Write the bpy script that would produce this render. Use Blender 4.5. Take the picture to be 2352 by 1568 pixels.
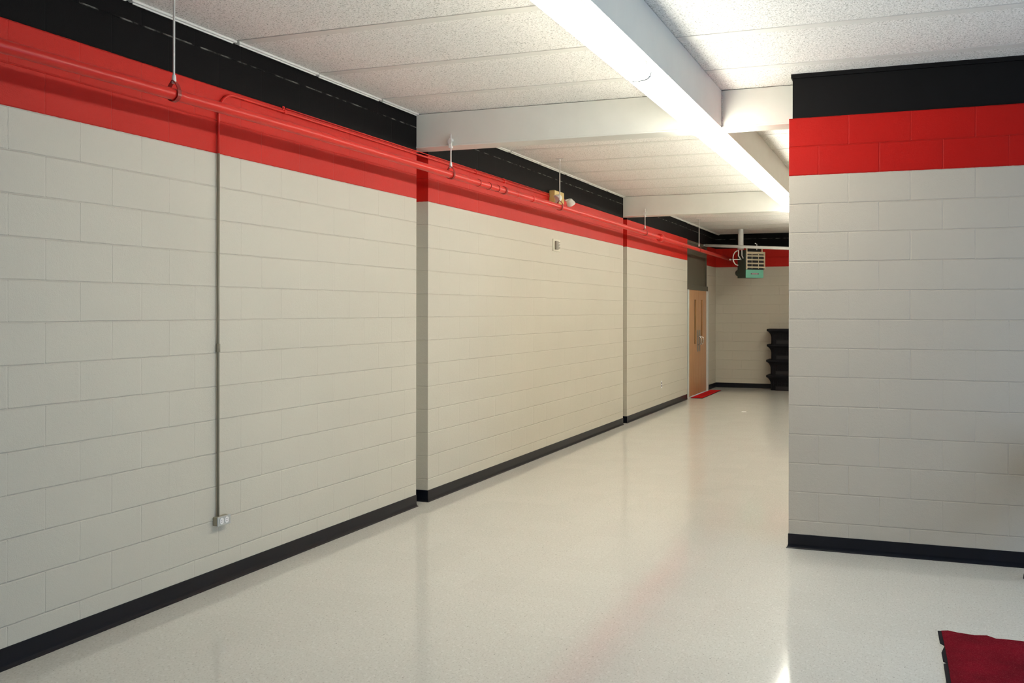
import bpy, bmesh, math, random
from mathutils import Vector, Matrix

# ------------------------------------------------------------------ clear
for o in list(bpy.data.objects):
    bpy.data.objects.remove(o)
SC = bpy.context.scene
COL = SC.collection
random.seed(5)
PI = math.pi

# ------------------------------------------------------------------ camera
EYE = 1.68
cam_d = bpy.data.cameras.new('camera')
cam = bpy.data.objects.new('camera', cam_d)
COL.objects.link(cam)
cam.location = (3.9814, 0.0, EYE)
cam.rotation_euler = (Matrix.Rotation(0.3455, 3, 'Z') @ Matrix.Rotation(PI/2, 3, 'X') @ Matrix.Rotation(0.00125, 3, 'Z')).to_euler()
cam_d.sensor_width = 36.0
cam_d.lens = 2151.2 * 36.0 / 2352.0
cam_d.shift_x = -(1316.2 - 1176.0) / 2352.0
cam_d.shift_y = -(784.0 - 713.0) / 2352.0
cam_d.clip_start = 0.05
cam_d.clip_end = 200
SC.camera = cam

# ------------------------------------------------------------------ world, exposure
w = bpy.data.worlds.new('world')
SC.world = w
w.use_nodes = True
w.node_tree.nodes['Background'].inputs[0].default_value = (0.46, 0.70, 1.0, 1)
w.node_tree.nodes['Background'].inputs[1].default_value = 8.0
SC.view_settings.view_transform = 'Standard'
SC.view_settings.look = 'None'
SC.view_settings.gamma = 1.0
SC.view_settings.use_curve_mapping = False
SC.view_settings.exposure = 0.0
LENS_BOTTOM = 27.0          # emission of the fluorescent lenses
LENS_SIDE = 55.0
LENS_TOP = 12.0

# daylight comes in through the glazed entrance in the side wall (right of the camera)
WIN = (2.2, 4.9, 0.05, 2.00)   # y0, y1, z0, z1
XR = 7.6                      # right wall of the near room
BACK_Y = -3.2
pd = bpy.data.lights.new('window_portal', 'AREA')
pd.shape = 'RECTANGLE'
pd.size = WIN[1]-WIN[0]
pd.size_y = WIN[3]-WIN[2]
pd.cycles.is_portal = True
po = bpy.data.objects.new('window_portal', pd)
COL.objects.link(po)
po.location = (XR+0.12, (WIN[0]+WIN[1])/2, (WIN[2]+WIN[3])/2)
po.rotation_euler = (PI/2, 0, PI/2)        # faces -X

# ------------------------------------------------------------------ constants of the place
R = 0.2032
B = 0.4064
ZRED0 = EYE + 0.9555       # red starts
ZRED1 = ZRED0 + 2*R        # black starts
ZC = 3.36                  # ceiling
ZB = EYE + 1.388           # underside of the beams
YFAR = 20.5
PX, PY = 3.171, 6.774      # free end of the near partition

# ------------------------------------------------------------------ materials
def newmat(name):
    m = bpy.data.materials.new(name); m.use_nodes = True
    nt = m.node_tree
    return m, nt, nt.nodes['Principled BSDF']
def N(nt, t, **kw):
    n = nt.nodes.new(t)
    for k, v in kw.items(): setattr(n, k, v)
    return n
def L(nt, a, b): nt.links.new(a, b)
def math_(nt, op, a, b=None, c=None):
    n = N(nt, 'ShaderNodeMath', operation=op)
    for i, v in enumerate((a, b, c)):
        if v is None: continue
        if isinstance(v, (int, float)): n.inputs[i].default_value = v
        else: L(nt, v, n.inputs[i])
    return n.outputs[0]
def mixc(nt, f, a, b):
    n = N(nt, 'ShaderNodeMix', data_type='RGBA')
    for s, v in ((n.inputs[0], f), (n.inputs[6], a), (n.inputs[7], b)):
        if isinstance(v, (int, float)): s.default_value = v
        elif isinstance(v, tuple): s.default_value = v if len(v) == 4 else (*v, 1)
        else: L(nt, v, s)
    return n.outputs[2]
def noise(nt, vec, scale, detail=2.0, rough=0.5):
    n = N(nt, 'ShaderNodeTexNoise')
    n.inputs['Scale'].default_value = scale; n.inputs['Detail'].default_value = detail
    n.inputs['Roughness'].default_value = rough
    if vec is not None: L(nt, vec, n.inputs['Vector'])
    return n.outputs['Fac']
def ramp(nt, v, p0, p1):
    n = N(nt, 'ShaderNodeMapRange'); n.inputs[1].default_value = p0; n.inputs[2].default_value = p1
    L(nt, v, n.inputs[0]); return n.outputs[0]
def bump(nt, h, strength, dist, normal=None):
    n = N(nt, 'ShaderNodeBump'); n.inputs['Strength'].default_value = strength
    n.inputs['Distance'].default_value = dist
    L(nt, h, n.inputs['Height'])
    if normal is not None: L(nt, normal, n.inputs['Normal'])
    return n.outputs[0]
def objco(nt): return N(nt, 'ShaderNodeTexCoord').outputs['Object']

def plain(name, col, rough=0.5, metal=0.0, var=0.06, bumps=0.0, bscale=60, spec=0.5, coat=0.0):
    m, nt, p = newmat(name)
    co = objco(nt)
    nz = noise(nt, co, 7.0, 3)
    dark = tuple(c*(1-var) for c in col); lite = tuple(min(1, c*(1+var)) for c in col)
    L(nt, mixc(nt, ramp(nt, nz, 0.3, 0.7), dark, lite), p.inputs['Base Color'])
    p.inputs['Roughness'].default_value = rough
    p.inputs['Metallic'].default_value = metal
    p.inputs['Specular IOR Level'].default_value = spec
    p.inputs['Coat Weight'].default_value = coat
    if bumps: L(nt, bump(nt, noise(nt, co, bscale, 3), bumps, 0.002), p.inputs['Normal'])
    return m

BEIGE = (0.585, 0.555, 0.475)
RED = (0.56, 0.020, 0.014)
BLACK = (0.006, 0.0056, 0.006)

def block_mat(name, xoff, yoff, stripes=True, BEIGE=BEIGE, RED=RED):
    """painted concrete block: running bond joints in relief, paint bands by height"""
    m, nt, p = newmat(name)
    co = objco(nt)
    sx = N(nt, 'ShaderNodeSeparateXYZ'); L(nt, co, sx.inputs[0])
    X, Y, Z = sx.outputs
    nrm = N(nt, 'ShaderNodeSeparateXYZ'); L(nt, N(nt, 'ShaderNodeTexCoord').outputs['Normal'], nrm.inputs[0])
    facex = math_(nt, 'GREATER_THAN', math_(nt, 'ABSOLUTE', nrm.outputs[0]), 0.5)
    hy = math_(nt, 'SUBTRACT', Y, yoff); hx = math_(nt, 'SUBTRACT', X, xoff)
    mix = N(nt, 'ShaderNodeMix', data_type='FLOAT')
    L(nt, facex, mix.inputs[0]); L(nt, hx, mix.inputs[2]); L(nt, hy, mix.inputs[3])
    # slight waviness of the joints
    wob = math_(nt, 'MULTIPLY', math_(nt, 'SUBTRACT', noise(nt, co, 6.0, 3), 0.5), 0.006)
    cv = N(nt, 'ShaderNodeCombineXYZ')
    L(nt, math_(nt, 'ADD', mix.outputs[0], wob), cv.inputs[0])
    L(nt, math_(nt, 'ADD', math_(nt, 'SUBTRACT', Z, ZRED0 - 14*R), wob), cv.inputs[1])
    def brick(vec, ms, sm):
        br = N(nt, 'ShaderNodeTexBrick'); br.offset = 0.5; br.offset_frequency = 2; br.squash = 1.0
        L(nt, vec, br.inputs['Vector'])
        br.inputs['Scale'].default_value = 1.0
        br.inputs['Mortar Size'].default_value = ms
        br.inputs['Mortar Smooth'].default_value = sm
        br.inputs['Bias'].default_value = 0.0
        br.inputs['Brick Width'].default_value = B
        br.inputs['Row Height'].default_value = R
        return br
    br = brick(cv.outputs[0], 0.0062, 0.9)
    # joints: bed joints fully tooled, head joints partly filled with paint
    head = brick(cv.outputs[0], 0.0062, 0.9)
    big = noise(nt, co, 0.9, 2)
    joint = br.outputs['Fac']
    # distance to nearest bed joint
    zz = math_(nt, 'DIVIDE', math_(nt, 'ADD', math_(nt, 'SUBTRACT', Z, ZRED0 - 14*R), wob), R)
    fr = math_(nt, 'FRACT', math_(nt, 'ADD', zz, 0.5))
    bed = math_(nt, 'LESS_THAN', math_(nt, 'ABSOLUTE', math_(nt, 'SUBTRACT', fr, 0.5)), 0.04)
    headk = ramp(nt, noise(nt, co, 1.7, 2), 0.35, 0.65)
    wgt = math_(nt, 'MAXIMUM', bed, math_(nt, 'MULTIPLY_ADD', headk, 0.40, 0.15))
    depth = math_(nt, 'MULTIPLY', joint, wgt)
    grain = noise(nt, co, 170.0, 3, 0.6)
    gr2 = noise(nt, co, 45.0, 2, 0.5)
    b0 = bump(nt, math_(nt, 'ADD', grain, math_(nt, 'MULTIPLY', gr2, 0.7)), 0.6, 0.0026)
    b1 = bump(nt, math_(nt, 'SUBTRACT', 1.0, depth), 0.62, 0.007, b0)
    L(nt, b1, p.inputs['Normal'])
    # colour
    ez = math_(nt, 'ADD', Z, math_(nt, 'MULTIPLY', math_(nt, 'SUBTRACT', noise(nt, co, 30.0, 2), 0.5), 0.004))
    v = ramp(nt, big, 0.3, 0.7)
    beige = mixc(nt, v, tuple(c*0.975 for c in BEIGE), tuple(c*1.02 for c in BEIGE))
    # pin holes in the block face
    pits = math_(nt, 'MULTIPLY', ramp(nt, noise(nt, co, 120.0, 1), 0.74, 0.80), 0.35)
    beige = mixc(nt, pits, beige, tuple(c*0.55 for c in BEIGE))
    beige = mixc(nt, math_(nt, 'MULTIPLY', depth, 0.03), beige, tuple(c*0.7 for c in BEIGE))
    red = mixc(nt, v, tuple(c*0.92 for c in RED), tuple(min(1, c*1.05) for c in RED))
    red = mixc(nt, math_(nt, 'MULTIPLY', depth, 0.25), red, (0.40, 0.02, 0.015))
    chips = math_(nt, 'MULTIPLY', math_(nt, 'MULTIPLY', math_(nt, 'LESS_THAN', math_(nt, 'ABSOLUTE', math_(nt, 'SUBTRACT', Z, ZRED1 + R)), 0.0045), ramp(nt, noise(nt, co, 9.0, 4), 0.45, 0.62)), 0.6)
    black = mixc(nt, chips, BLACK, (0.30, 0.30, 0.27))
    isred = math_(nt, 'GREATER_THAN', ez, ZRED0)
    isblk = math_(nt, 'GREATER_THAN', ez, ZRED1)
    if stripes:
        c = mixc(nt, isred, beige, red)
        c = mixc(nt, isblk, c, black)
        L(nt, c, p.inputs['Base Color'])
        rg = math_(nt, 'SUBTRACT', 0.50, math_(nt, 'MULTIPLY', isred, 0.10))
        rg = math_(nt, 'ADD', rg, math_(nt, 'MULTIPLY', isblk, 0.18))
        L(nt, rg, p.inputs['Roughness'])
        sp = math_(nt, 'SUBTRACT', math_(nt, 'MULTIPLY_ADD', isred, -0.20, 0.34), math_(nt, 'MULTIPLY', isblk, 0.08))
        L(nt, sp, p.inputs['Specular IOR Level'])
    else:
        L(nt, beige, p.inputs['Base Color'])
        p.inputs['Roughness'].default_value = 0.5
    return m

M = {}
M['wall_left'] = block_mat('painted_block_long_wall', 0.06, 3.436 + 0.5*B)
M['wall_part'] = block_mat('painted_block_partition', PX, PY, True, (0.53, 0.478, 0.405), (0.47, 0.009, 0.006))  # darker copy of the long wall paint, offsetting excess lamp light here
M['wall_far'] = block_mat('painted_block_end_wall', 0.11, YFAR + 0.1)
M['wall_dim'] = plain('darkened_side_wall', (0.20, 0.19, 0.17), 0.6)  # unseen side wall, darkened to cut light bounced onto the partition
M['white_steel'] = plain('off_white_beam_paint', (0.74, 0.74, 0.69), 0.42, var=0.02)
M['ledger'] = plain('white_ledger_paint', (0.74, 0.74, 0.70), 0.4, var=0.04)
M['base'] = plain('black_vinyl_base', (0.003, 0.004, 0.009), 0.30, var=0.2, spec=0.3)
M['black_band'] = plain('black_band_paint', (0.005, 0.0045, 0.005), 0.55, var=0.1, spec=0.15)
M['red_gloss'] = plain('red_pipe_paint', (0.64, 0.016, 0.010), 0.36, var=0.03, spec=0.4)
M['dark_red'] = plain('dark_red_hanger_paint', (0.30, 0.008, 0.006), 0.4, var=0.1)
M['white_paint'] = plain('white_rod_paint', (0.78, 0.78, 0.76), 0.4, var=0.03)
M['grey_conduit'] = plain('taupe_conduit_paint', (0.26, 0.235, 0.175), 0.4, var=0.08)
M['box_side'] = plain('galvanised_box', (0.33, 0.31, 0.24), 0.45, metal=0.3, var=0.12)
M['steel'] = plain('brushed_steel', (0.52, 0.56, 0.58), 0.33, metal=0.75, var=0.05)
M['outlet_white'] = plain('white_receptacle', (0.86, 0.86, 0.86), 0.35, var=0.01)
M['socket_dark'] = plain('dark_slots', (0.02, 0.02, 0.02), 0.5)
M['cream'] = plain('yellowed_plastic', (0.58, 0.44, 0.16), 0.4, var=0.05)
M['cream2'] = plain('cream_plastic', (0.66, 0.63, 0.52), 0.4, var=0.03)
M['grille'] = plain('brown_grey_grille', (0.22, 0.20, 0.16), 0.5)
M['lamp_white'] = plain('white_lamp_shell', (0.80, 0.80, 0.76), 0.3, var=0.02)
M['lamp_lens'] = plain('grey_lamp_face', (0.55, 0.58, 0.58), 0.15, var=0.03)
M['heater_dark'] = plain('dark_green_side', (0.045, 0.075, 0.06), 0.45, var=0.15)
M['heater_green'] = plain('sea_green_panel', (0.13, 0.42, 0.31), 0.4, var=0.04)
M['heater_frame'] = plain('pale_louver_metal', (0.70, 0.62, 0.46), 0.4, metal=0.1, var=0.06)
M['void'] = plain('heater_core', (0.008, 0.008, 0.010), 0.7)
M['badge'] = plain('badge_plum', (0.16, 0.10, 0.14), 0.4)
M['badge_text'] = plain('badge_letters', (0.55, 0.42, 0.42), 0.4)
M['bin'] = plain('black_moulded_plastic', (0.0035, 0.0035, 0.006), 0.55, var=0.2, spec=0.18)
M['rubber'] = plain('black_rubber', (0.004, 0.004, 0.010), 0.6, spec=0.2)
M['transom'] = plain('olive_grey_panel', (0.085, 0.078, 0.055), 0.5, var=0.04)
M['frame'] = plain('pale_door_frame', (0.62, 0.66, 0.64), 0.35, var=0.02)
M['lite'] = plain('dark_wired_glass', (0.05, 0.055, 0.015), 0.12, var=0.1)
M['plate'] = plain('pull_plate', (0.30, 0.27, 0.25), 0.35, metal=0.6)
M['chrome'] = plain('satin_chrome', (0.75, 0.74, 0.70), 0.22, metal=0.9)
M['seat'] = plain('dark_plastic_seat', (0.02, 0.02, 0.025), 0.45)
M['ext'] = plain('pale_window_frame', (0.5, 0.5, 0.5), 0.4)

def wood():
    m, nt, p = newmat('maple_veneer')
    co = objco(nt)
    mp = N(nt, 'ShaderNodeMapping'); mp.inputs['Scale'].default_value = (1, 16, 0.7); L(nt, co, mp.inputs[0])
    a = noise(nt, mp.outputs[0], 2.2, 5, 0.6)
    c = mixc(nt, ramp(nt, a, 0.3, 0.7), (0.40, 0.19, 0.075), (0.58, 0.31, 0.14))
    L(nt, c, p.inputs['Base Color']); p.inputs['Roughness'].default_value = 0.32
    return m
M['wood'] = wood()

def carpet(name, col):
    m, nt, p = newmat(name)
    co = objco(nt)
    a = noise(nt, co, 260.0, 3, 0.7); b = noise(nt, co, 5.0, 3)
    c = mixc(nt, ramp(nt, b, 0.3, 0.7), tuple(x*0.7 for x in col), tuple(x*1.15 for x in col))
    c = mixc(nt, ramp(nt, a, 0.55, 0.85), c, (min(1, col[0]*2.2), 0.10, 0.10))
    c = mixc(nt, ramp(nt, a, 0.45, 0.2), c, tuple(x*0.35 for x in col))
    L(nt, c, p.inputs['Base Color']); p.inputs['Roughness'].default_value = 0.95
    p.inputs['Specular IOR Level'].default_value = 0.1
    L(nt, bump(nt, a, 0.9, 0.006), p.inputs['Normal'])
    return m
M['carpet'] = carpet('crimson_carpet', (0.215, 0.003, 0.014))
M['carpet2'] = carpet('bright_red_carpet', (0.62, 0.008, 0.012))

def floor_mat():
    m, nt, p = newmat('waxed_vinyl_tile')
    co = objco(nt)
    T = 0.3048
    mp = N(nt, 'ShaderNodeMapping'); mp.inputs['Location'].default_value = (0.11, 0.07, 0)
    L(nt, co, mp.inputs[0])
    br = N(nt, 'ShaderNodeTexBrick'); br.offset = 0.0; br.squash = 1.0
    L(nt, mp.outputs[0], br.inputs['Vector'])
    br.inputs['Scale'].default_value = 1; br.inputs['Brick Width'].default_value = T; br.inputs['Row Height'].default_value = T
    br.inputs['Mortar Size'].default_value = 0.0011; br.inputs['Mortar Smooth'].default_value = 0.4
    br.inputs['Color1'].default_value = (0, 0, 0, 1); br.inputs['Color2'].default_value = (1, 1, 1, 1); br.inputs['Mortar'].default_value = (0.5, 0.5, 0.5, 1)
    tile = N(nt, 'ShaderNodeSeparateColor'); L(nt, br.outputs['Color'], tile.inputs[0])
    base = mixc(nt, tile.outputs[0], (0.69, 0.682, 0.635), (0.715, 0.707, 0.66))
    # chips: smeared flecks of darker and lighter vinyl
    mp2 = N(nt, 'ShaderNodeMapping'); mp2.inputs['Scale'].default_value = (1.0, 0.62, 1); mp2.inputs['Rotation'].default_value = (0, 0, 0.5)
    L(nt, co, mp2.inputs[0])
    n1 = noise(nt, mp2.outputs[0], 105.0, 3, 0.65)
    n2 = noise(nt, mp2.outputs[0], 62.0, 2, 0.6)
    base = mixc(nt, math_(nt, 'MULTIPLY', ramp(nt, n1, 0.54, 0.66), 0.8), base, (0.51, 0.50, 0.455))
    base = mixc(nt, math_(nt, 'MULTIPLY', ramp(nt, n2, 0.56, 0.70), 0.6), base, (0.83, 0.83, 0.79))
    vo = N(nt, 'ShaderNodeTexVoronoi'); vo.inputs['Scale'].default_value = 26.0; L(nt, co, vo.inputs['Vector'])
    sp = math_(nt, 'LESS_THAN', vo.outputs['Distance'], 0.085)
    rnd = N(nt, 'ShaderNodeSeparateColor'); L(nt, vo.outputs['Color'], rnd.inputs[0])
    sp = math_(nt, 'MULTIPLY', sp, math_(nt, 'GREATER_THAN', rnd.outputs[0], 0.72))
    base = mixc(nt, math_(nt, 'MULTIPLY', sp, 0.7), base, (0.16, 0.15, 0.13))
    base = mixc(nt, math_(nt, 'MULTIPLY', br.outputs['Fac'], 0.12), base, (0.22, 0.21, 0.18))
    L(nt, base, p.inputs['Base Color'])
    p.inputs['Roughness'].default_value = 0.16
    p.inputs['Specular IOR Level'].default_value = 0.5
    L(nt, math_(nt, 'MULTIPLY_ADD', noise(nt, co, 2.5, 3), 0.06, 0.07), p.inputs['Roughness'])
    # each tile lies a touch out of level, wax is slightly wavy
    b = bump(nt, noise(nt, co, 2.2, 2), 0.25, 0.004)
    b = bump(nt, n2, 0.06, 0.0006, b)
    L(nt, b, p.inputs['Normal'])
    return m
M['floor'] = floor_mat()

def tectum():
    m, nt, p = newmat('wood_fibre_ceiling_panel')
    co = objco(nt)
    n0 = noise(nt, co, 22.0, 2)
    wv = N(nt, 'ShaderNodeVectorMath', operation='SCALE')
    n3 = N(nt, 'ShaderNodeTexNoise'); n3.inputs['Scale'].default_value = 60.0; L(nt, co, n3.inputs['Vector'])
    L(nt, n3.outputs['Color'], wv.inputs[0]); wv.inputs[3].default_value = 0.02
    ad = N(nt, 'ShaderNodeVectorMath', operation='ADD'); L(nt, co, ad.inputs[0]); L(nt, wv.outputs[0], ad.inputs[1])
    vo = N(nt, 'ShaderNodeTexVoronoi'); vo.feature = 'DISTANCE_TO_EDGE'; vo.inputs['Scale'].default_value = 62.0
    L(nt, ad.outputs[0], vo.inputs['Vector'])
    n1 = noise(nt, ad.outputs[0], 84.0, 3, 0.7)
    h = ramp(nt, n1, 0.33, 0.46)
    h = math_(nt, 'MULTIPLY', h, math_(nt, 'MULTIPLY_ADD', ramp(nt, vo.outputs['Distance'], 0.0, 0.09), 0.45, 0.55))
    c = mixc(nt, h, (0.38, 0.375, 0.34), (0.98, 0.965, 0.93))
    c = mixc(nt, math_(nt, 'MULTIPLY', ramp(nt, n0, 0.55, 0.8), 0.2), c, (0.62, 0.60, 0.55))
    L(nt, c, p.inputs['Base Color']); p.inputs['Roughness'].default_value = 0.85
    p.inputs['Specular IOR Level'].default_value = 0.2
    L(nt, bump(nt, h, 0.6, 0.004), p.inputs['Normal'])
    return m
M['tectum'] = tectum()

def lens_mat():
    """prismatic acrylic lens lit by the tubes above it: diamond prisms show on the side"""
    m, nt, p = newmat('lit_prismatic_lens')
    co = objco(nt)
    sx = N(nt, 'ShaderNodeSeparateXYZ'); L(nt, co, sx.inputs[0])
    nr = N(nt, 'ShaderNodeSeparateXYZ'); L(nt, N(nt, 'ShaderNodeTexCoord').outputs['Normal'], nr.inputs[0])
    down = ramp(nt, math_(nt, 'MULTIPLY', nr.outputs[2], -1.0), 0.25, 0.95)
    a = math_(nt, 'ADD', math_(nt, 'MULTIPLY', sx.outputs[1], 1.0), math_(nt, 'MULTIPLY', sx.outputs[0], 1.0))
    b = math_(nt, 'SUBTRACT', math_(nt, 'MULTIPLY', sx.outputs[1], 1.0), math_(nt, 'MULTIPLY', sx.outputs[0], 1.0))
    sa = math_(nt, 'SINE', math_(nt, 'MULTIPLY', a, 2*PI/0.040))
    sb = math_(nt, 'SINE', math_(nt, 'MULTIPLY', b, 2*PI/0.040))
    dia = ramp(nt, math_(nt, 'ABSOLUTE', math_(nt, 'MULTIPLY', sa, sb)), 0.12, 0.30)
    near = ramp(nt, math_(nt, 'MULTIPLY', sx.outputs[0], -1.0), 0.002, 0.026)      # only the strip away from the tube
    dia = math_(nt, 'MULTIPLY', dia, near)
    dia = math_(nt, 'MULTIPLY', dia, ramp(nt, math_(nt, 'MULTIPLY', nr.outputs[2], -1.0), 0.55, 0.62))   # the flat bottom only
    st = math_(nt, 'MULTIPLY_ADD', down, LENS_BOTTOM - LENS_SIDE, LENS_SIDE)
    st = math_(nt, 'ADD', st, math_(nt, 'MULTIPLY', ramp(nt, nr.outputs[2], 0.1, 0.7), LENS_TOP - LENS_SIDE))
    st = math_(nt, 'MULTIPLY', st, math_(nt, 'SUBTRACT', 1.0, math_(nt, 'MULTIPLY', dia, 0.976)))
    p.inputs['Base Color'].default_value = (0.22, 0.22, 0.25, 1)
    p.inputs['Roughness'].default_value = 0.3
    p.inputs['Emission Color'].default_value = (1.0, 0.962, 0.83, 1)
    L(nt, st, p.inputs['Emission Strength'])
    return m
M['lens'] = lens_mat()

# ------------------------------------------------------------------ mesh helpers
def quad(bm, vs): 
    return bm.faces.new([bm.verts.new(v) for v in vs])
def add_box(bm, x0, x1, y0, y1, z0, z1, bev=0.0, mat=0, seg=2):
    t = bmesh.new()
    bmesh.ops.create_cube(t, size=1.0)
    for v in t.verts:
        v.co = Vector(((x0+x1)/2 + v.co.x*(x1-x0), (y0+y1)/2 + v.co.y*(y1-y0), (z0+z1)/2 + v.co.z*(z1-z0)))
    if bev: bmesh.ops.bevel(t, geom=t.edges[:], offset=bev, segments=seg, affect='EDGES', profile=0.5)
    for f in t.faces: f.material_index = mat
    merge(bm, t)
def merge(bm, t, mtx=None):
    if mtx is not None: bmesh.ops.transform(t, matrix=mtx, verts=t.verts[:])
    me = bpy.data.meshes.new('tmp'); t.to_mesh(me); t.free()
    bm.from_mesh(me); bpy.data.meshes.remove(me)
def add_prism(bm, pts, z0, z1, mat=0):
    """vertical prism over a footprint"""
    n = len(pts)
    lo = [bm.verts.new((x, y, z0)) for x, y in pts]; hi = [bm.verts.new((x, y, z1)) for x, y in pts]
    fs = [bm.faces.new(lo), bm.faces.new(hi)]
    for i in range(n): fs.append(bm.faces.new((lo[i], lo[(i+1) % n], hi[(i+1) % n], hi[i])))
    for f in fs: f.material_index = mat
def add_tube(bm, pts, r, seg=12, cap=True, mat=0):
    pts = [Vector(p) for p in pts]
    rs = r if isinstance(r, (list, tuple)) else [r]*len(pts)
    rings = []; up = None
    for i, p in enumerate(pts):
        if i == 0: d = pts[1]-pts[0]
        elif i == len(pts)-1: d = pts[-1]-pts[-2]
        else: d = (pts[i+1]-pts[i]).normalized() + (pts[i]-pts[i-1]).normalized()
        d.normalize()
        if up is None: up = Vector((0, 0, 1)) if abs(d.z) < 0.9 else Vector((1, 0, 0))
        a = d.cross(up)
        if a.length < 1e-5: a = d.cross(Vector((0, 1, 0)))
        a.normalize(); b = a.cross(d).normalized(); up = b
        rings.append([bm.verts.new(p + (a*math.cos(2*PI*k/seg) + b*math.sin(2*PI*k/seg))*rs[i]) for k in range(seg)])
    for i in range(len(rings)-1):
        for k in range(seg):
            f = bm.faces.new((rings[i][k], rings[i][(k+1) % seg], rings[i+1][(k+1) % seg], rings[i+1][k])); f.smooth = True; f.material_index = mat
    if cap:
        bm.faces.new(rings[0]); bm.faces.new(rings[-1])
def add_sweep(bm, prof, pts, side=1, closed=False):
    """profile (offset from wall, height) along a plan polyline, mitred; offset to the left (+1) of travel"""
    n = len(pts); rings = []
    for i in range(n):
        p = Vector(pts[i])
        d0 = (Vector(pts[i]) - Vector(pts[i-1])).normalized() if i > 0 else None
        d1 = (Vector(pts[i+1]) - Vector(pts[i])).normalized() if i < n-1 else None
        if d0 is None: d0 = d1
        if d1 is None: d1 = d0
        n0 = Vector((-d0.y, d0.x))*side; n1 = Vector((-d1.y, d1.x))*side
        mit = (n0+n1); mit.normalize(); k = 1.0/max(0.3, mit.dot(n0))
        rings.append([bm.verts.new((p.x+mit.x*o*k, p.y+mit.y*o*k, z)) for o, z in prof])
    m = len(prof)
    for i in range(n-1):
        for j in range(m):
            bm.faces.new((rings[i][j], rings[i][(j+1) % m], rings[i+1][(j+1) % m], rings[i+1][j]))
    bm.faces.new(rings[0]); bm.faces.new(rings[-1])
def add_loft(bm, loops, cap=True, mat=0, smooth=False):
    rs = [[bm.verts.new(v) for v in lp] for lp in loops]
    n = len(rs[0])
    for i in range(len(rs)-1):
        for k in range(n):
            f = bm.faces.new((rs[i][k], rs[i][(k+1) % n], rs[i+1][(k+1) % n], rs[i+1][k])); f.material_index = mat; f.smooth = smooth
    if cap:
        for r_ in (rs[0], rs[-1]):
            f = bm.faces.new(r_); f.material_index = mat
def obj(name, bm, mats, parent=None, loc=None, kind=None):
    bmesh.ops.recalc_face_normals(bm, faces=bm.faces[:])
    me = bpy.data.meshes.new(name); bm.to_mesh(me); bm.free()
    for m in (mats if isinstance(mats, (list, tuple)) else [mats]): me.materials.append(m)
    o = bpy.data.objects.new(name, me); COL.objects.link(o)
    if parent is not None: o.parent = parent
    if loc: o.location = loc
    if kind: o['kind'] = kind
    return o
def struct(name, bm, mats): return obj(name, bm, mats, kind='structure')
def tag(o, label, cat, group=None):
    o['label'] = label; o['category'] = cat
    if group: o['group'] = group
    return o
def thing(name, label, cat, loc=(0, 0, 0), rz=0.0, group=None):
    o = bpy.data.objects.new(name, None); COL.objects.link(o)
    o.empty_display_size = 0.1
    o.location = loc; o.rotation_euler = (0, 0, rz)
    return tag(o, label, cat, group)
def copy_tree(o, parent=None):
    c = o.copy(); COL.objects.link(c); c.parent = parent
    for ch in [x for x in o.children]: copy_tree(ch, c)
    return c
NB = bmesh.new

# ================================================================== SETTING
XH = 5.4                      # right wall of the passage
# floor
b = NB(); add_box(b, -0.6, XR+0.3, BACK_Y-0.3, YFAR+0.3, -0.15, 0.0)
struct('floor', b, M['floor'])

# ceiling: wood fibre planks between narrow flush steel tees, deck above
M['tee'] = plain('ceiling_tee_paint', (0.78, 0.775, 0.73), 0.5, var=0.03)
b = NB()
seams = [-2.86 + 0.85*k for k in range(0, 28)]
seams = [s for s in seams if s < YFAR]
edges = [BACK_Y] + seams + [YFAR]
for i in range(len(edges)-1):
    y0 = edges[i] + (0.0 if i == 0 else 0.078)
    y1 = edges[i+1] - (0.013 if i < len(edges)-2 else 0)
    if y1 - y0 > 0.05: add_box(b, 0.0, XR, y0, y1, ZC, ZC+0.06, 0)
for s in seams: add_box(b, 0.0, XR, s, s+0.076, ZC-0.001, ZC+0.05, 0, mat=1)
add_box(b, -0.6, XR+0.3, BACK_Y-0.3, YFAR+0.3, ZC+0.06, ZC+0.15, 0, mat=2)
struct('ceiling', b, [M['tectum'], M['tee'], M['black_band']])

# long left wall with two slots where the cross beams sit, then the door opening
SL = 0.17
S1, S2, S3, S4 = 7.095, 7.303, 13.237, 13.44
XD = -0.055
DY0, DY1 = 17.46, 19.50
DZ = 2.10
LEFT = [(-0.5, BACK_Y), (0, BACK_Y), (0, S1), (-SL, S1), (-SL, S2), (0, S2), (0, S3), (-SL, S3), (-SL, S4), (0, S4), (0, DY0), (-0.5, DY0)]
b = NB(); add_prism(b, LEFT, 0, ZRED1)
add_prism(b, LEFT, ZRED1, ZC+0.07)
add_prism(b, [(-0.5, DY1), (XD, DY1), (XD, YFAR+0.2), (-0.5, YFAR+0.2)], 0, ZC+0.07)
add_prism(b, [(-0.5, DY0), (-0.02, DY0), (-0.02, DY1), (-0.5, DY1)], ZRED1, ZC+0.07)
struct('wall_left', b, M['wall_left'])
b = NB(); add_box(b, XD-0.1, XH+0.2, YFAR, YFAR+0.2, 0, ZC+0.07)
struct('wall_back', b, M['wall_far'])
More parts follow.
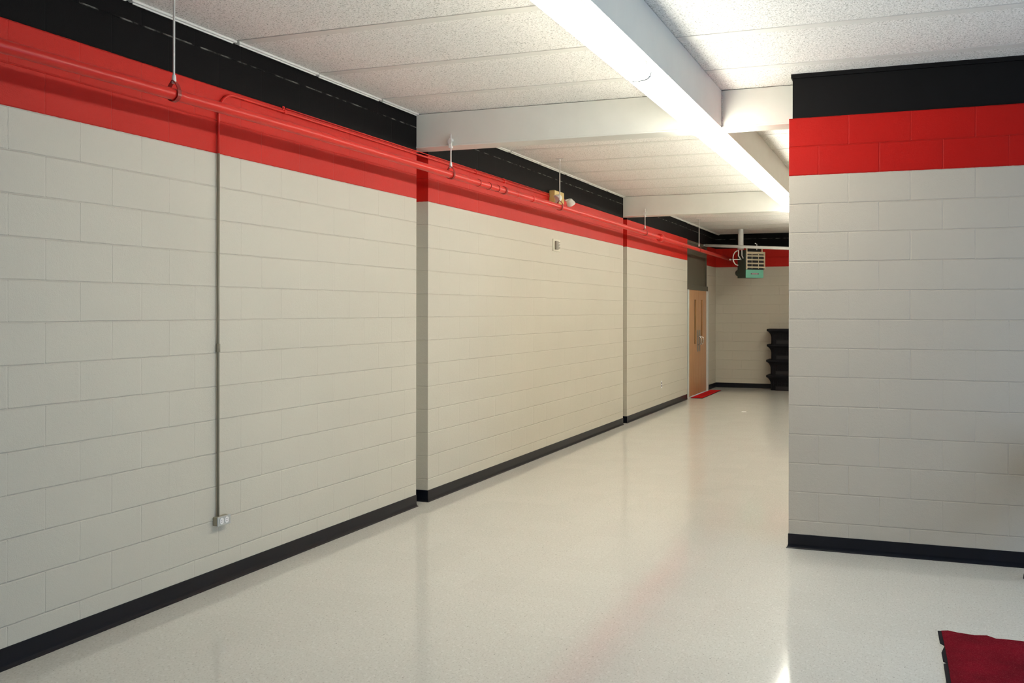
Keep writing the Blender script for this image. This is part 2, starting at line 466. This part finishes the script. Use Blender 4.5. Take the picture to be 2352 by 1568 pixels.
# near partition: block up to the red, smooth black band above, set back a little
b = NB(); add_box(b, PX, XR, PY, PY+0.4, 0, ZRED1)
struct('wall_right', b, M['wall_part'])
b = NB(); add_box(b, PX+0.022, XR, PY+0.02, PY+0.38, ZRED1, ZC-0.03, 0.003)
add_box(b, PX+0.012, XR, PY+0.012, PY+0.39, ZC-0.03, ZC+0.01, 0.002)
struct('trim_1', b, M['black_band'])
b = NB(); add_box(b, XH, XH+0.2, PY+0.4, YFAR, 0, ZC+0.07)
struct('wall_passage', b, M['wall_far'])
b = NB()
y0, y1, z0, z1 = WIN
add_box(b, XR, XR+0.2, BACK_Y, y0, 0, ZC+0.07)
add_box(b, XR, XR+0.2, y1, PY+0.4, 0, ZC+0.07)
add_box(b, XR, XR+0.2, y0, y1, z1, ZC+0.07)
struct('wall_side', b, M['wall_dim'])
b = NB(); add_box(b, -0.5, XR+0.2, BACK_Y-0.2, BACK_Y, 0, ZC+0.07)
struct('wall_front', b, M['wall_far'])
b = NB()
for k in range(5):
    yy = y0+0.03+(y1-y0-0.06)*k/4
    add_box(b, XR+0.04, XR+0.10, yy-0.03, yy+0.03, 0.0, z1, 0.004)
for zz in (0.03, z1-0.03): add_box(b, XR+0.04, XR+0.10, y0, y1, zz-0.03, zz+0.03, 0.004)
struct('window_1', b, M['ext'])

# beams (boxed steel, small bottom flange)
def beam_x(name, x0, x1, y0, y1):
    b = NB()
    add_box(b, x0, x1, y0+0.006, y1-0.006, ZB+0.012, ZC-0.004, 0.003)
    add_box(b, x0, x1, y0, y1, ZB, ZB+0.014, 0.003)
    struct(name, b, M['white_steel'])
beam_x('trim_2', -SL+0.005, 2.42, S1-0.005, S2-0.008)
beam_x('trim_3', 2.632, PX+0.02, S1-0.005, S2-0.008)
beam_x('trim_4', -SL+0.005, 2.42, S3-0.005, S4-0.008)
beam_x('trim_5', 2.632, XH, S3-0.005, S4-0.008)
b = NB()
add_box(b, 2.424, 2.628, BACK_Y, YFAR, ZB+0.0135, ZC-0.004, 0.003)
add_box(b, 2.418, 2.634, BACK_Y, YFAR, ZB, ZB+0.014, 0.003)
# welded bead where it meets the cross beam
for k in range(24):
    z = ZB + 0.02 + k*(ZC-ZB-0.03)/24
    add_box(b, 2.628, 2.636+random.random()*0.004, S1-0.008-random.random()*0.004, S1-0.003, z, z+0.009, 0.002, seg=1)
struct('trim_6', b, M['white_steel'])
# ledger angles along the left wall under the ceiling, in lengths between seams
b = NB()
runs = [(BACK_Y, S1-0.01), (S2+0.002, S3-0.01), (S4+0.002, YFAR)]
for (a, c) in runs:
    cuts = [a] + [s for s in seams if a+0.1 < s < c-0.1] + [c]
    for i in range(len(cuts)-1):
        o = random.uniform(-0.004, 0.004)
        add_box(b, -0.02, 0.034+o, cuts[i]+0.01, cuts[i+1]-0.004, ZC-0.014, ZC-0.001, 0.002)
        add_box(b, 0.010+o, 0.018+o, cuts[i]+0.03, cuts[i+1]-0.02, ZC-0.022, ZC-0.010, 0.002)
struct('trim_7', b, M['ledger'])

# cove base
PROF = [(0.0, 0.0), (0.016, 0.0), (0.0155, 0.003), (0.009, 0.008), (0.005, 0.018), (0.0035, 0.030), (0.0035, 0.100), (0.0, 0.1015)]
b = NB()
add_sweep(b, PROF, [(0, BACK_Y+0.02), (0, S1), (-SL, S1), (-SL, S2), (0, S2), (0, S3), (-SL, S3), (-SL, S4), (0, S4), (0, DY0-0.002)], side=-1)
struct('baseboard_left', b, M['base'])
b = NB(); add_sweep(b, PROF, [(XD, DY1+0.03), (XD, YFAR), (XH, YFAR)], side=-1)
struct('baseboard_back', b, M['base'])
b = NB(); add_sweep(b, PROF, [(PX, PY+0.4), (PX, PY), (XR, PY)], side=-1)
struct('baseboard_right', b, M['base'])

# ---- double door with panel above
b = NB()
add_box(b, -0.30, -0.06, DY0, DY1, DZ+0.05, ZRED1, 0.0)
add_box(b, -0.062, -0.035, DY0+0.01, DY1-0.01, ZRED1-0.05, ZRED1, 0.003)      # head bead
add_box(b, -0.062, -0.018, DY0+0.01, DY1-0.01, DZ-0.012, DZ+0.085, 0.003)
add_box(b, -0.062, -0.045, DY1-0.06, DY1-0.01, DZ+0.08, ZRED1-0.05, 0.003)
struct('trim_8', b, M['transom'])
d1 = NB()
add_box(d1, -0.30, -0.035, DY0+0.001, DY0+0.13, 0, DZ+0.05, 0)                    # dark jamb filler standing in for a shadow gap
dd = obj('door_1', d1, M['transom'], kind='structure')
FY0, FY1 = DY0+0.12, DY1-0.002
f = NB()
add_box(f, -0.20, -0.004, FY0, FY0+0.075, 0, DZ-0.012, 0.004)
add_box(f, -0.20, -0.004, FY1-0.075, FY1, 0, DZ-0.012, 0.004)
add_box(f, -0.20, -0.045, FY0+0.075, FY1-0.075, DZ-0.005, DZ+0.04, 0.003)
obj('door_frame', f, M['frame'], dd)
mid = 18.66
def leaf(ya, yb, lite, plate, side):
    lf = NB()
    la, lb = lite; z0, z1 = 1.02, 1.90
    # leaf with a real opening for the vision lite
    add_box(lf, -0.085, -0.04, ya, la, 0.008, DZ-0.01, 0.002)
    add_box(lf, -0.085, -0.04, lb, yb, 0.008, DZ-0.01, 0.002)
    add_box(lf, -0.085, -0.04, la, lb, 0.008, z0, 0.0)
    add_box(lf, -0.085, -0.04, la, lb, z1, DZ-0.01, 0.0)
    o = obj('door_leaf', lf, M['wood'], dd)
    g = NB(); add_box(g, -0.068, -0.058, la, lb, z0, z1)
    obj('vision_glass', g, M['lite'], o)
    g = NB()
    pa, pb = plate
    add_box(g, -0.04, -0.036, pa, pb, 0.86, 1.29, 0.001)
    obj('pull_plate', g, M['plate'], o)
    g = NB(); c = (pa+pb)/2
    path = [(-0.038, c, 1.165), (-0.005, c, 1.163), (0.028, c, 1.14), (0.040, c, 1.08), (0.028, c, 1.02), (-0.005, c, 0.997), (-0.038, c, 0.995)]
    add_tube(g, path, 0.011, 10)
    obj('pull_handle', g, M['chrome'], o)
leaf(FY0+0.08, mid-0.003, (18.28, 18.44), (mid-0.15, mid-0.03), 1)
leaf(mid+0.003, FY1-0.08, (18.90, 19.04), (mid+0.03, mid+0.15), -1)

# ================================================================== LUMINAIRES
def luminaire(y0, y1, label):
    cx, ztop = 2.548, ZB - 0.002
    root = thing('fluorescent_light', label, 'ceiling light', (cx, (y0+y1)/2, ztop), 0, 'wraparound lights under the long beam')
    h = (y1-y0)/2 - 0.004
    b = NB()
    add_box(b, -0.050, 0.050, -h, h, -0.020, 0.0, 0.003)
    obj('housing', b, M['white_paint'], root)
    half = [(0.054, -0.020), (0.067, -0.032), (0.075, -0.048), (0.076, -0.064), (0.071, -0.082), (0.057, -0.096), (0.034, -0.103)]
    prof = half + [(0.0, -0.105)] + [(-x, z) for x, z in reversed(half)]
    for s in (-1, 1):
        b = NB()
        ya, yb = (-h+0.006, -0.004) if s < 0 else (0.004, h-0.006)
        add_loft(b, [[(x, y, z) for x, z in prof] for y in (ya, yb)], cap=True)
        for f_ in b.faces: f_.smooth = False
        obj('lens', b, M['lens'], root)
    for y in (-h+0.001, 0.0, h-0.001):
        b = NB()
        add_loft(b, [[(x*1.02, yy, -0.02+(z+0.02)*1.02) for x, z in prof] for yy in (y-0.0035, y+0.0035)], cap=True)
        obj('end_cap', b, M['lamp_white'], root)
    return root
LAB = ['wraparound fluorescent light nearest the camera, cut off by the top of the frame',
       'lit wraparound fluorescent light just before the first cross beam',
       'lit wraparound fluorescent light just past the first cross beam',
       'lit wraparound fluorescent light in the middle between the two cross beams',
       'lit wraparound fluorescent light farthest along the beam beside the partition corner',
       'lit wraparound fluorescent light beyond the second cross beam hidden by the partition',
       'last wraparound fluorescent light near the end wall hidden by the partition']
for i in range(7):
    luminaire(3.50 if i == 0 else 2.60+2.445*i, 18.45 if i == 6 else 2.60+2.445*(i+1)-0.006, LAB[i])

# ================================================================== PIPES
XPIPE, ZPIPE, RP = 0.34, EYE+1.142, 0.0305
def zp(y): return ZPIPE - max(0, (y-11))*0.0045 - max(0, 5-y)*0.009
root = thing('sprinkler_pipe', 'thick red pipe running the whole length of the left wall', 'pipe', (XPIPE, 0, 0))
b = NB()
add_tube(b, [(0, BACK_Y+0.01, zp(BACK_Y)), (0, 5, ZPIPE), (0, 11, ZPIPE), (0, 15.5, zp(15.5)), (0, YFAR-0.005, zp(YFAR))], RP, 24)
obj('pipe_run', b, M['red_gloss'], root)
for y in (7.60, 7.82, 8.01):
    b = NB(); add_tube(b, [(0, y-0.005, zp(y)), (0, y+0.005, zp(y))], RP+0.004, 24)
    obj('pipe_band', b, M['dark_red'], root)
for y, ln, rr in ((8.17, 0.022, 0.008), (8.88, 0.03, 0.004), (8.47, 0.008, 0.003), (5.2, 0.002, 0.001)):
    b = NB(); add_tube(b, [(0, y-ln, zp(y)), (0, y-ln*0.4, zp(y)), (0, y+ln*0.4, zp(y)), (0, y+ln, zp(y))], [RP+rr*0.6, RP+rr, RP+rr, RP+rr*0.6], 24)
    obj('coupling', b, M['red_gloss'] if rr < 0.006 else M['dark_red'], root)
b = NB(); y = 14.12
add_tube(b, [(0, y-0.10, zp(y)), (0, y-0.05, zp(y)), (0, y-0.045, zp(y)), (0, y+0.03, zp(y)), (0, y+0.035, zp(y)), (0, y+0.09, zp(y))], [RP+0.004, RP+0.012, RP+0.028, RP+0.028, RP+0.012, RP+0.004], 24)
obj('coupling', b, M['red_gloss'], root)

def hanger(y, label, clamp=False):
    r_ = thing('pipe_hanger', label, 'pipe hanger', (XPIPE, y, zp(y)), 0, 'hangers carrying the red pipe')
    # swivel ring: pear shaped strap
    pts = []
    for k in range(25):
        a = -PI/2 + 2*PI*k/24
        rad = RP+0.005
        x = math.cos(a)*rad; z = math.sin(a)*rad
        if z > 0: z = z*2.0; x = x*(1-0.5*(math.sin(a))**3)
        pts.append((x, z))
    b = NB()
    rings = []
    for (x, z) in pts[:-1]:
        d = Vector((x, z)).normalized()*0.004
        rings.append([b.verts.new((x, -0.013, z)), b.verts.new((x, 0.013, z)), b.verts.new((x+d.x, 0.013, z+d.y)), b.verts.new((x+d.x, -0.013, z+d.y))])
    n = len(rings)
    for i in range(n):
        for j in range(4):
            b.faces.new((rings[i][j], rings[i][(j+1) % 4], rings[(i+1) % n][(j+1) % 4], rings[(i+1) % n][j]))
    obj('ring', b, M['dark_red'], r_)
    ztop = (ZB+0.012 if clamp else ZC-0.003) - zp(y)
    b = NB()
    add_tube(b, [(0, 0, 0.058), (0, 0, 0.075), (0, 0, 0.10), (0, 0, 0.105), (0, 0, ztop)], [0.012, 0.012, 0.010, 0.0058, 0.0058], 12)
    obj('rod', b, M['white_paint'], r_)
    b = NB()
    if clamp:
        yb = S1-0.005 if y < 10 else S3-0.005
        dy = yb - y
        # C clamp biting the flange edge
        add_box(b, -0.014, 0.014, -0.012, 0.016, ztop-0.035, ztop-0.016, 0.004)
        add_box(b, -0.014, 0.014, -0.016, 0.0, ztop-0.035, ztop+0.045, 0.005)
        add_box(b, -0.014, 0.014, -0.016, dy+0.010, ztop+0.022, ztop+0.048, 0.006)
        add_tube(b, [(0, -0.002, ztop+0.03), (0, -0.002, ztop+0.085)], 0.007, 8)
        t = NB(); add_tube(t, [(0, -0.004, 0), (0, 0.004, 0)], 0.020, 14)
        merge(b, t, Matrix.Translation((0.0, -0.018, ztop+0.018)))
        obj('beam_clamp', b, M['white_paint'], r_)
    else:
        add_box(b, -0.045, 0.045, -0.014, 0.014, ztop-0.006, ztop, 0.002)
        add_tube(b, [(0, 0, ztop-0.03), (0, 0, ztop-0.006)], 0.010, 8)
        obj('ceiling_plate', b, M['white_paint'], r_)
hanger(3.92, 'white rod and dark red ring hanger in the top left corner, nearest the camera')
hanger(S1-0.022, 'short white rod hanger clamped to the first cross beam', True)
hanger(9.68, 'white rod hanger dropping in front of the twin emergency lamps')
hanger(S3-0.022, 'short white rod hanger clamped to the second cross beam', True)
hanger(16.93, 'thin white rod hanger in front of the grey panel over the double door')

# electrical conduit: drop to the outlet, and run under the black band
CY = 4.640; CXX = 0.013; CR = 0.0080
root = thing('conduit', 'thin conduit dropping down the near block wall to the outlet box', 'conduit', (0, 0, 0))
b = NB(); ZT = EYE+1.335
add_tube(b, [(CXX, CY, 0.422), (CXX, CY, ZRED0)], CR, 12)
obj('lower_run', b, M['grey_conduit'], root)
b = NB()
arc = [(CXX, CY, ZRED0), (CXX, CY, ZT-0.14)]
for k in range(1, 9):
    a = PI/2*k/8
    arc.append((CXX, CY+0.14*(1-math.cos(a)), ZT-0.14+0.14*math.sin(a)))
arc += [(CXX, 7.0, ZT), (CXX, 10.20, ZT)]
add_tube(b, arc, CR, 12)
o = obj('upper_run', b, M['red_gloss'], root); o['label'] = 'red painted conduit bending along the wall'
b = NB(); add_tube(b, [(CXX, CY, 1.425), (CXX, CY, 1.475)], CR+0.004, 12)
obj('coupling', b, M['grey_conduit'], root)
b = NB(); add_tube(b, [(0.010, 5.30, ZT+0.028), (0.010, 7.0, ZT+0.026), (0.010, 10.2, ZT+0.03)], 0.004, 8)
obj('cable', b, M['red_gloss'], root)
for y in (5.28, 8.24, 8.92):
    b = NB()
    add_box(b, 0.001, 0.024, y-0.010, y+0.010, ZT-0.012, ZT+0.014, 0.003)
    add_box(b, 0.001, 0.006, y-0.010, y+0.010, ZT+0.010, ZT+0.040, 0.002)
    add_tube(b, [(0.004, y, ZT+0.028), (0.012, y, ZT+0.028)], 0.006, 8)
    obj('strap', b, M['red_gloss'], root)

# outlet box on the near wall
def duplex(b, cy, cz, x, vertical, s=1.0):
    for k in (-1, 1):
        oy, oz = (0, k*0.0195*s) if vertical else (k*0.0195*s, 0)
        t = NB()
        add_tube(t, [(x, 0, 0), (x+0.004, 0, 0)], 0.0168*s, 20)
        for v in t.verts:
            if vertical: v.co.z = max(-0.0135*s, min(0.0135*s, v.co.z))
            else: v.co.y = max(-0.0135*s, min(0.0135*s, v.co.y))
        merge(b, t, Matrix.Translation((0, cy+oy, cz+oz)))
def slots(b, cy, cz, x, vertical):
    for k in (-1, 1):
        for j in (-1, 1):
            if vertical: add_box(b, x, x+0.0012, cy+j*0.006-0.0012, cy+j*0.006+0.0012, cz+k*0.0195-0.003, cz+k*0.0195+0.006)
            else: add_box(b, x, x+0.0012, cy+k*0.0195-0.006, cy+k*0.0195+0.003, cz+j*0.006-0.0012, cz+j*0.006+0.0012)
root = thing('power_outlet', 'surface mounted steel duplex outlet box at the foot of the conduit', 'power outlet', (0, 4.6625, 0.397))
b = NB(); add_box(b, 0.0, 0.036, -0.056, 0.056, -0.027, 0.027, 0.005)
obj('box', b, M['box_side'], root)
b = NB(); add_box(b, 0.036, 0.041, -0.0575, 0.0575, -0.0285, 0.0285, 0.002)
obj('cover_plate', b, M['steel'], root)
b = NB(); duplex(b, -0.002, 0, 0.040, False, 1.15); obj('receptacle', b, M['outlet_white'], root)
for k in (-1, 1):
    for j in (-1, 1):
        b = NB(); add_box(b, 0.0435, 0.0446, -0.002+k*0.0225-0.006, -0.002+k*0.0225+0.003, j*0.006-0.0012, j*0.006+0.0012)
        obj('slot', b, M['socket_dark'], root)

# far outlet, flush
root = thing('power_outlet', 'small flush duplex outlet low on the far bay beside the door', 'power outlet', (0.0, 15.50, 0.425))
b = NB(); add_box(b, 0.0, 0.006, -0.038, 0.038, -0.062, 0.062, 0.002)
obj('cover_plate', b, M['outlet_white'], root)
b = NB(); duplex(b, 0, 0, 0.005, True, 1.15); obj('receptacle', b, M['socket_dark'], root)

# emergency light
EZ = EYE + 1.335
root = thing('emergency_light', 'yellowed emergency light with two white lamp heads above the red pipe', 'emergency light', (0.0, 10.38, EZ))
b = NB()
add_box(b, 0.0, 0.075, -0.16, 0.16, -0.065, 0.075, 0.012, seg=3)
add_box(b, 0.0, 0.055, -0.165, 0.165, -0.07, -0.05, 0.006)
obj('battery_box', b, M['cream'], root)
def lamp_head(y, tilt, yaw):
    e = NB()
    loops = []
    for (d, rx, rz) in ((0, 0.020, 0.020), (0.012, 0.040, 0.036), (0.06, 0.054, 0.050), (0.075, 0.056, 0.052)):
        loops.append([(rx*math.cos(2*PI*k/20), d, rz*math.sin(2*PI*k/20)) for k in range(20)])
    add_loft(e, loops, smooth=True)
    mt = Matrix.Translation((0.115, y, 0.0)) @ Matrix.Rotation(yaw, 4, 'Z') @ Matrix.Rotation(tilt, 4, 'X')
    bmesh.ops.transform(e, matrix=mt, verts=e.verts[:])
    add_tube(e, [(0.07, y, -0.01), (0.115, y, -0.005)], 0.012, 10)
    o = obj('lamp_head', e, M['lamp_white'], root)
    g = NB(); add_tube(g, [(0, 0.072, 0), (0, 0.078, 0)], 0.046, 20)
    bmesh.ops.transform(g, matrix=mt, verts=g.verts[:])
    obj('lamp_face', g, M['lamp_lens'], o)
lamp_head(-0.09, -0.5, PI*0.86)
lamp_head(0.20, -0.85, -0.35)

# chime / sensor box
root = thing('wall_sensor', 'small cream louvered box on the middle bay under the red stripe', 'wall sensor', (0.0, 10.46, EYE+0.78))
b = NB(); add_box(b, 0.0, 0.012, -0.12, 0.11, -0.075, 0.07, 0.004)
obj('back_plate', b, M['cream2'], root)
b = NB(); add_box(b, 0.012, 0.035, -0.075, 0.0, -0.055, 0.045, 0.004)
obj('louver', b, M['grille'], root)
b = NB()
for k in range(5): add_box(b, 0.012, 0.022, 0.03, 0.085, -0.042+k*0.018, -0.034+k*0.018, 0.001)
obj('vent', b, M['grille'], root)

# ================================================================== FAR END
# white branch pipe across the end
root = thing('branch_pipe', 'white horizontal pipe crossing above the green heater', 'pipe', (0, 19.05, EYE+1.343))
b = NB(); add_tube(b, [(0.02, 0, 0), (1.0, 0, -0.057), (2.6, 0, -0.148)], 0.030, 16)
obj('pipe_run', b, M['white_paint'], root)
b = NB(); add_tube(b, [(-0.02, 0, 0.003), (0.02, 0, 0.0)], 0.020, 12)
obj('wall_stub', b, M['frame'], root)

# unit heater
HZ = EYE + 0.675
HX, HY = 0.80, 19.56
root = thing('unit_heater', 'green and cream louvered unit heater hung near the end wall', 'heater', (HX, HY, HZ), math.radians(38))
W2, D = 0.205, 0.30
b = NB()
add_box(b, -W2, W2, -D+0.02, 0.06, 0.0, 0.50, 0.006)
add_box(b, -W2+0.03, W2-0.05, -D+0.05, 0.03, 0.50, 0.575, 0.004)
obj('casing', b, M['heater_dark'], root)
b = NB()
loops = []
for (y, s_) in ((0.05, 0.13), (0.12, 0.12), (0.22, 0.09), (0.25, 0.04)):
    loops.append([(-0.085+s_*math.cos(2*PI*k/16), y, 0.115+s_*0.8*math.sin(2*PI*k/16)) for k in range(16)])
add_loft(b, loops)
obj('fan_motor', b, M['heater_dark'], root)
b = NB(); add_box(b, -W2, W2-0.005, -D, -D+0.022, 0.0, 0.165, 0.005)
o = obj('front_panel', b, M['heater_green'], root); o['label'] = 'sea green lower panel'
b = NB()
lp = []
for yy in (-D-0.004, -D+0.001):
    l_ = []
    for k in range(20):
        a = 2*PI*k/20; l_.append((math.copysign(abs(math.cos(a))**0.6, math.cos(a))*0.095, yy, 0.082+math.copysign(abs(math.sin(a))**0.6, math.sin(a))*0.017))
    lp.append(l_)
add_loft(b, lp)
bd = obj('badge', b, M['badge'], o)
b = NB()
for k in range(7):
    add_box(b, -0.066+k*0.019, -0.053+k*0.019, -D-0.0065, -D-0.003, 0.074, 0.091, 0)
obj('badge_lettering', b, M['badge_text'], bd)
b = NB(); add_box(b, -W2+0.02, W2-0.0, -D+0.012, -D+0.018, 0.165, 0.515)
obj('core', b, M['void'], root)
b = NB()
ft = 0.016
add_box(b, -W2+0.008, -W2+0.008+ft, -D-0.02, -D+0.02, 0.17, 0.625, 0.003)
add_box(b, W2+0.008, W2+0.008+ft, -D-0.02, -D+0.02, 0.165, 0.53, 0.003)
add_box(b, -W2+0.008, W2+0.024, -D-0.02, -D+0.02, 0.515, 0.533, 0.003)
add_box(b, -W2+0.0, W2-0.03, -D-0.01, -D+0.02, 0.605, 0.625, 0.003)
add_box(b, W2-0.046, W2-0.03, -D-0.01, -D+0.02, 0.53, 0.625, 0.003)
obj('louver_frame', b, M['heater_frame'], root)
for z in (0.22, 0.295, 0.372, 0.45, 0.50):
    b = NB()
    t = NB(); add_box(t, -W2+0.02, W2+0.012, -0.022, 0.022, -0.004, 0.004, 0.001)
    merge(b, t, Matrix.Translation((0, -D-0.008, z)) @ Matrix.Rotation(math.radians(38), 4, 'X'))
    obj('louver_blade', b, M['heater_frame'], root)
b = NB()
for x in (-0.06, 0.09):
    add_box(b, x-0.004, x+0.004, -D+0.0, -D+0.012, 0.19, 0.49, 0.001)
obj('louver_stay', b, M['heater_frame'], root)
b = NB()
add_box(b, -W2+0.03, W2-0.05, -D+0.03, -D+0.034, 0.535, 0.60)
obj('top_vent', b, M['void'], root)
b = NB()
inv = (Matrix.Translation((HX, HY, HZ)) @ Matrix.Rotation(math.radians(38), 4, 'Z')).inverted()
q0 = inv @ Vector((1.035, 19.26, EYE+1.24)); q1 = inv @ Vector((1.035, 19.26, EYE+1.36)); q2 = inv @ Vector((1.035, 19.04, EYE+1.36))
add_tube(b, [q0, q1, q2], 0.008, 8)
obj('hanging_rod', b, M['white_paint'], root)
for pts in ([(0.67, 19.22, EYE+1.245), (0.665, 19.22, EYE+1.13), (0.70, 19.34, EYE+1.05)], [(0.735, 19.22, EYE+1.245), (0.737, 19.22, EYE+1.13), (0.76, 19.32, EYE+1.06)]):
    b = NB(); add_tube(b, [inv @ Vector(p) for p in pts], 0.012, 8)
    obj('gas_line', b, M['white_paint'], root)

root = thing('heater_flue', 'white vertical pipe dropping from the ceiling behind the heater', 'pipe', (0.70, 19.30, 0))
b = NB()
add_tube(b, [(0, 0, ZC-0.002), (0, 0, EYE+1.275)], 0.058, 20)
add_tube(b, [(0, 0, EYE+1.30), (0, 0, EYE+1.26)], 0.065, 20)
obj('pipe_run', b, M['white_paint'], root)
root = thing('flexible_conduit', 'curved white flexible conduit feeding the back of the heater', 'conduit', (0.60, 19.28, EYE+1.23))
b = NB()
pts = []
for k in range(13):
    a = PI/2 + PI*k/12
    pts.append((0.05+0.105*math.cos(a), 0.0, -0.145+0.150*math.sin(a)))
add_tube(b, pts, 0.011, 10)
obj('hose', b, M['white_paint'], root)
b = NB(); add_tube(b, [(-0.115, -0.0, -0.175), (0.09, 0.0, -0.175)], 0.010, 10)
add_tube(b, [(-0.125, -0.0, -0.175), (-0.105, 0.0, -0.175)], 0.016, 10)
obj('thermostat_arm', b, M['white_paint'], root)

# stack of black moulded containers
def container():
    root = bpy.data.objects.new('stacking_bin', None); COL.objects.link(root)
    H = 0.322; Wd = 1.05; Dp = 0.42
    # local origin: lower front left of the body; body from x=0
    def loop(o, z, r=0.03):
        x0, x1, y0, y1 = -o, Wd+o, -o*0.5, Dp+o*0.5
        return [(x0+r, y0, z), (x1-r, y0, z), (x1, y0+r, z), (x1, y1-r, z), (x1-r, y1, z), (x0+r, y1, z), (x0, y1-r, z), (x0, y0+r, z)]
    b = NB()
    add_loft(b, [loop(0.0, 0.0), loop(0.0, 0.15), loop(0.008, 0.19), loop(0.024, 0.225), loop(0.044, 0.25), loop(0.064, 0.268)])
    obj('body', b, M['bin'], root)
    b = NB()
    add_loft(b, [loop(0.064, 0.268), loop(0.083, 0.274), loop(0.088, 0.284), loop(0.088, 0.315), loop(0.082, H)])
    obj('rim', b, M['bin'], root)
    b = NB()
    for k in range(12):
        x = 0.05 + k*0.085
        add_box(b, x, x+0.014, -0.016, 0.002, 0.10, 0.265, 0.002, seg=1)
    for z in (0.14, 0.20): add_box(b, 0.03, Wd-0.03, -0.014, 0.002, z, z+0.010, 0.002, seg=1)
    obj('rib', b, M['bin'], root)
    b = NB()
    add_box(b, 0.10, 0.96, -0.020, -0.012, 0.0, 0.012, 0.001)
    add_box(b, 0.10, 0.96, -0.020, -0.012, 0.088, 0.10, 0.001)
    add_box(b, 0.10, 0.112, -0.020, -0.012, 0.0, 0.10, 0.001)
    obj('slot_frame', b, M['bin'], root)
    b = NB(); add_box(b, 0.112, 0.96, -0.006, 0.001, 0.012, 0.088)
    obj('slot', b, M['void'], root)
    return root
BL = ['black moulded bin at the bottom of the stack, on the floor', 'black moulded bin second from the floor in the stack',
      'black moulded bin third from the floor, under the top one', 'black moulded bin on top of the stack by the end wall']
first = container()
for i in range(4):
    c = first if i == 0 else copy_tree(first)
    c.location = (1.218 - (0.0 if i > 1 else 0.012), 20.02, 0.002 + 0.3245*i)
    tag(c, BL[i], 'storage bin', 'stack of black bins at the end wall')

# mats
root = thing('floor_mat', 'small bright red mat in front of the far wooden double door', 'mat', (0.0, 0, 0))
b = NB(); add_box(b, 0.008, 0.245, 17.70, 19.62, 0.0, 0.005, 0.002)
obj('rubber_edge', b, M['rubber'], root)
b = NB(); add_box(b, 0.012, 0.232, 17.73, 19.60, 0.004, 0.011, 0.002)
obj('carpet', b, M['carpet2'], root)

root = thing('floor_mat', 'dark crimson entrance mat with torn black rubber edge, bottom right corner', 'mat', (0, 0, 0))
edge = [(4.119, 5.272), (4.125, 5.085), (4.146, 5.049), (4.128, 4.942), (4.132, 4.823), (4.151, 4.803), (4.133, 4.786), (4.137, 4.543),
        (4.135, 4.30), (4.15, 4.26), (4.138, 4.22), (4.14, 3.6), (4.14, 3.2), (5.9, 3.15)]
far = [(5.9, 5.235), (5.2, 5.245), (4.85, 5.225), (4.70, 5.238), (4.59, 5.226), (4.522, 5.240), (4.459, 5.244), (4.397, 5.236), (4.355, 5.272), (4.296, 5.254), (4.215, 5.267), (4.170, 5.285)]
b = NB(); add_prism(b, edge+far, 0.0, 0.004)
obj('rubber_edge', b, M['rubber'], root)
ce = [(4.137, 5.264), (4.1445, 5.085), (4.152, 4.826), (4.157, 4.55), (4.160, 3.6), (4.16, 3.22), (5.88, 3.17)]
cf = [(x, y-0.006) for x, y in far]
b = NB(); add_prism(b, ce+cf, 0.004, 0.0095)
obj('carpet', b, M['carpet'], root)

# chair standing just outside the frame; one leg end shows at the right edge
root = thing('metal_chair', 'chair just outside the right edge, only its dark foot tip showing', 'chair', (4.928, 6.28, 0), 0.0)
legs = [(-0.26, -0.22), (-0.26, 0.22), (0.24, -0.22), (0.24, 0.22)]
for (x, y) in legs:
    b = NB()
    top = 0.44 if x < 0 else 0.80
    add_tube(b, [(x, y, 0.018), (x*0.72, y, 0.44)] + ([(x*0.92, y, 0.82)] if x > 0 else []), 0.011, 12)
    o = obj('leg', b, M['chrome'], root)
    b = NB(); add_tube(b, [(x, y, 0.0), (x, y, 0.03)], [0.017, 0.013], 12)
    obj('foot_glide', b, M['rubber'], o)
b = NB(); add_box(b, -0.23, 0.22, -0.22, 0.22, 0.43, 0.47, 0.018, seg=3)
obj('seat', b, M['seat'], root)
b = NB(); add_box(b, 0.195, 0.235, -0.23, 0.23, 0.55, 0.84, 0.016, seg=3)
obj('backrest', b, M['seat'], root)

# small scrap of paper on the waxed floor far down the hall
b = NB()
add_prism(b, [(-0.05, -0.03), (-0.015, -0.06), (0.035, -0.045), (0.05, 0.01), (0.01, 0.05), (-0.035, 0.035)], 0.0, 0.006)
o = obj('paper_scrap', b, M['white_paint'], loc=(1.39, 15.59, 0.0005))
tag(o, 'tiny white scrap lying alone on the far floor', 'scrap')
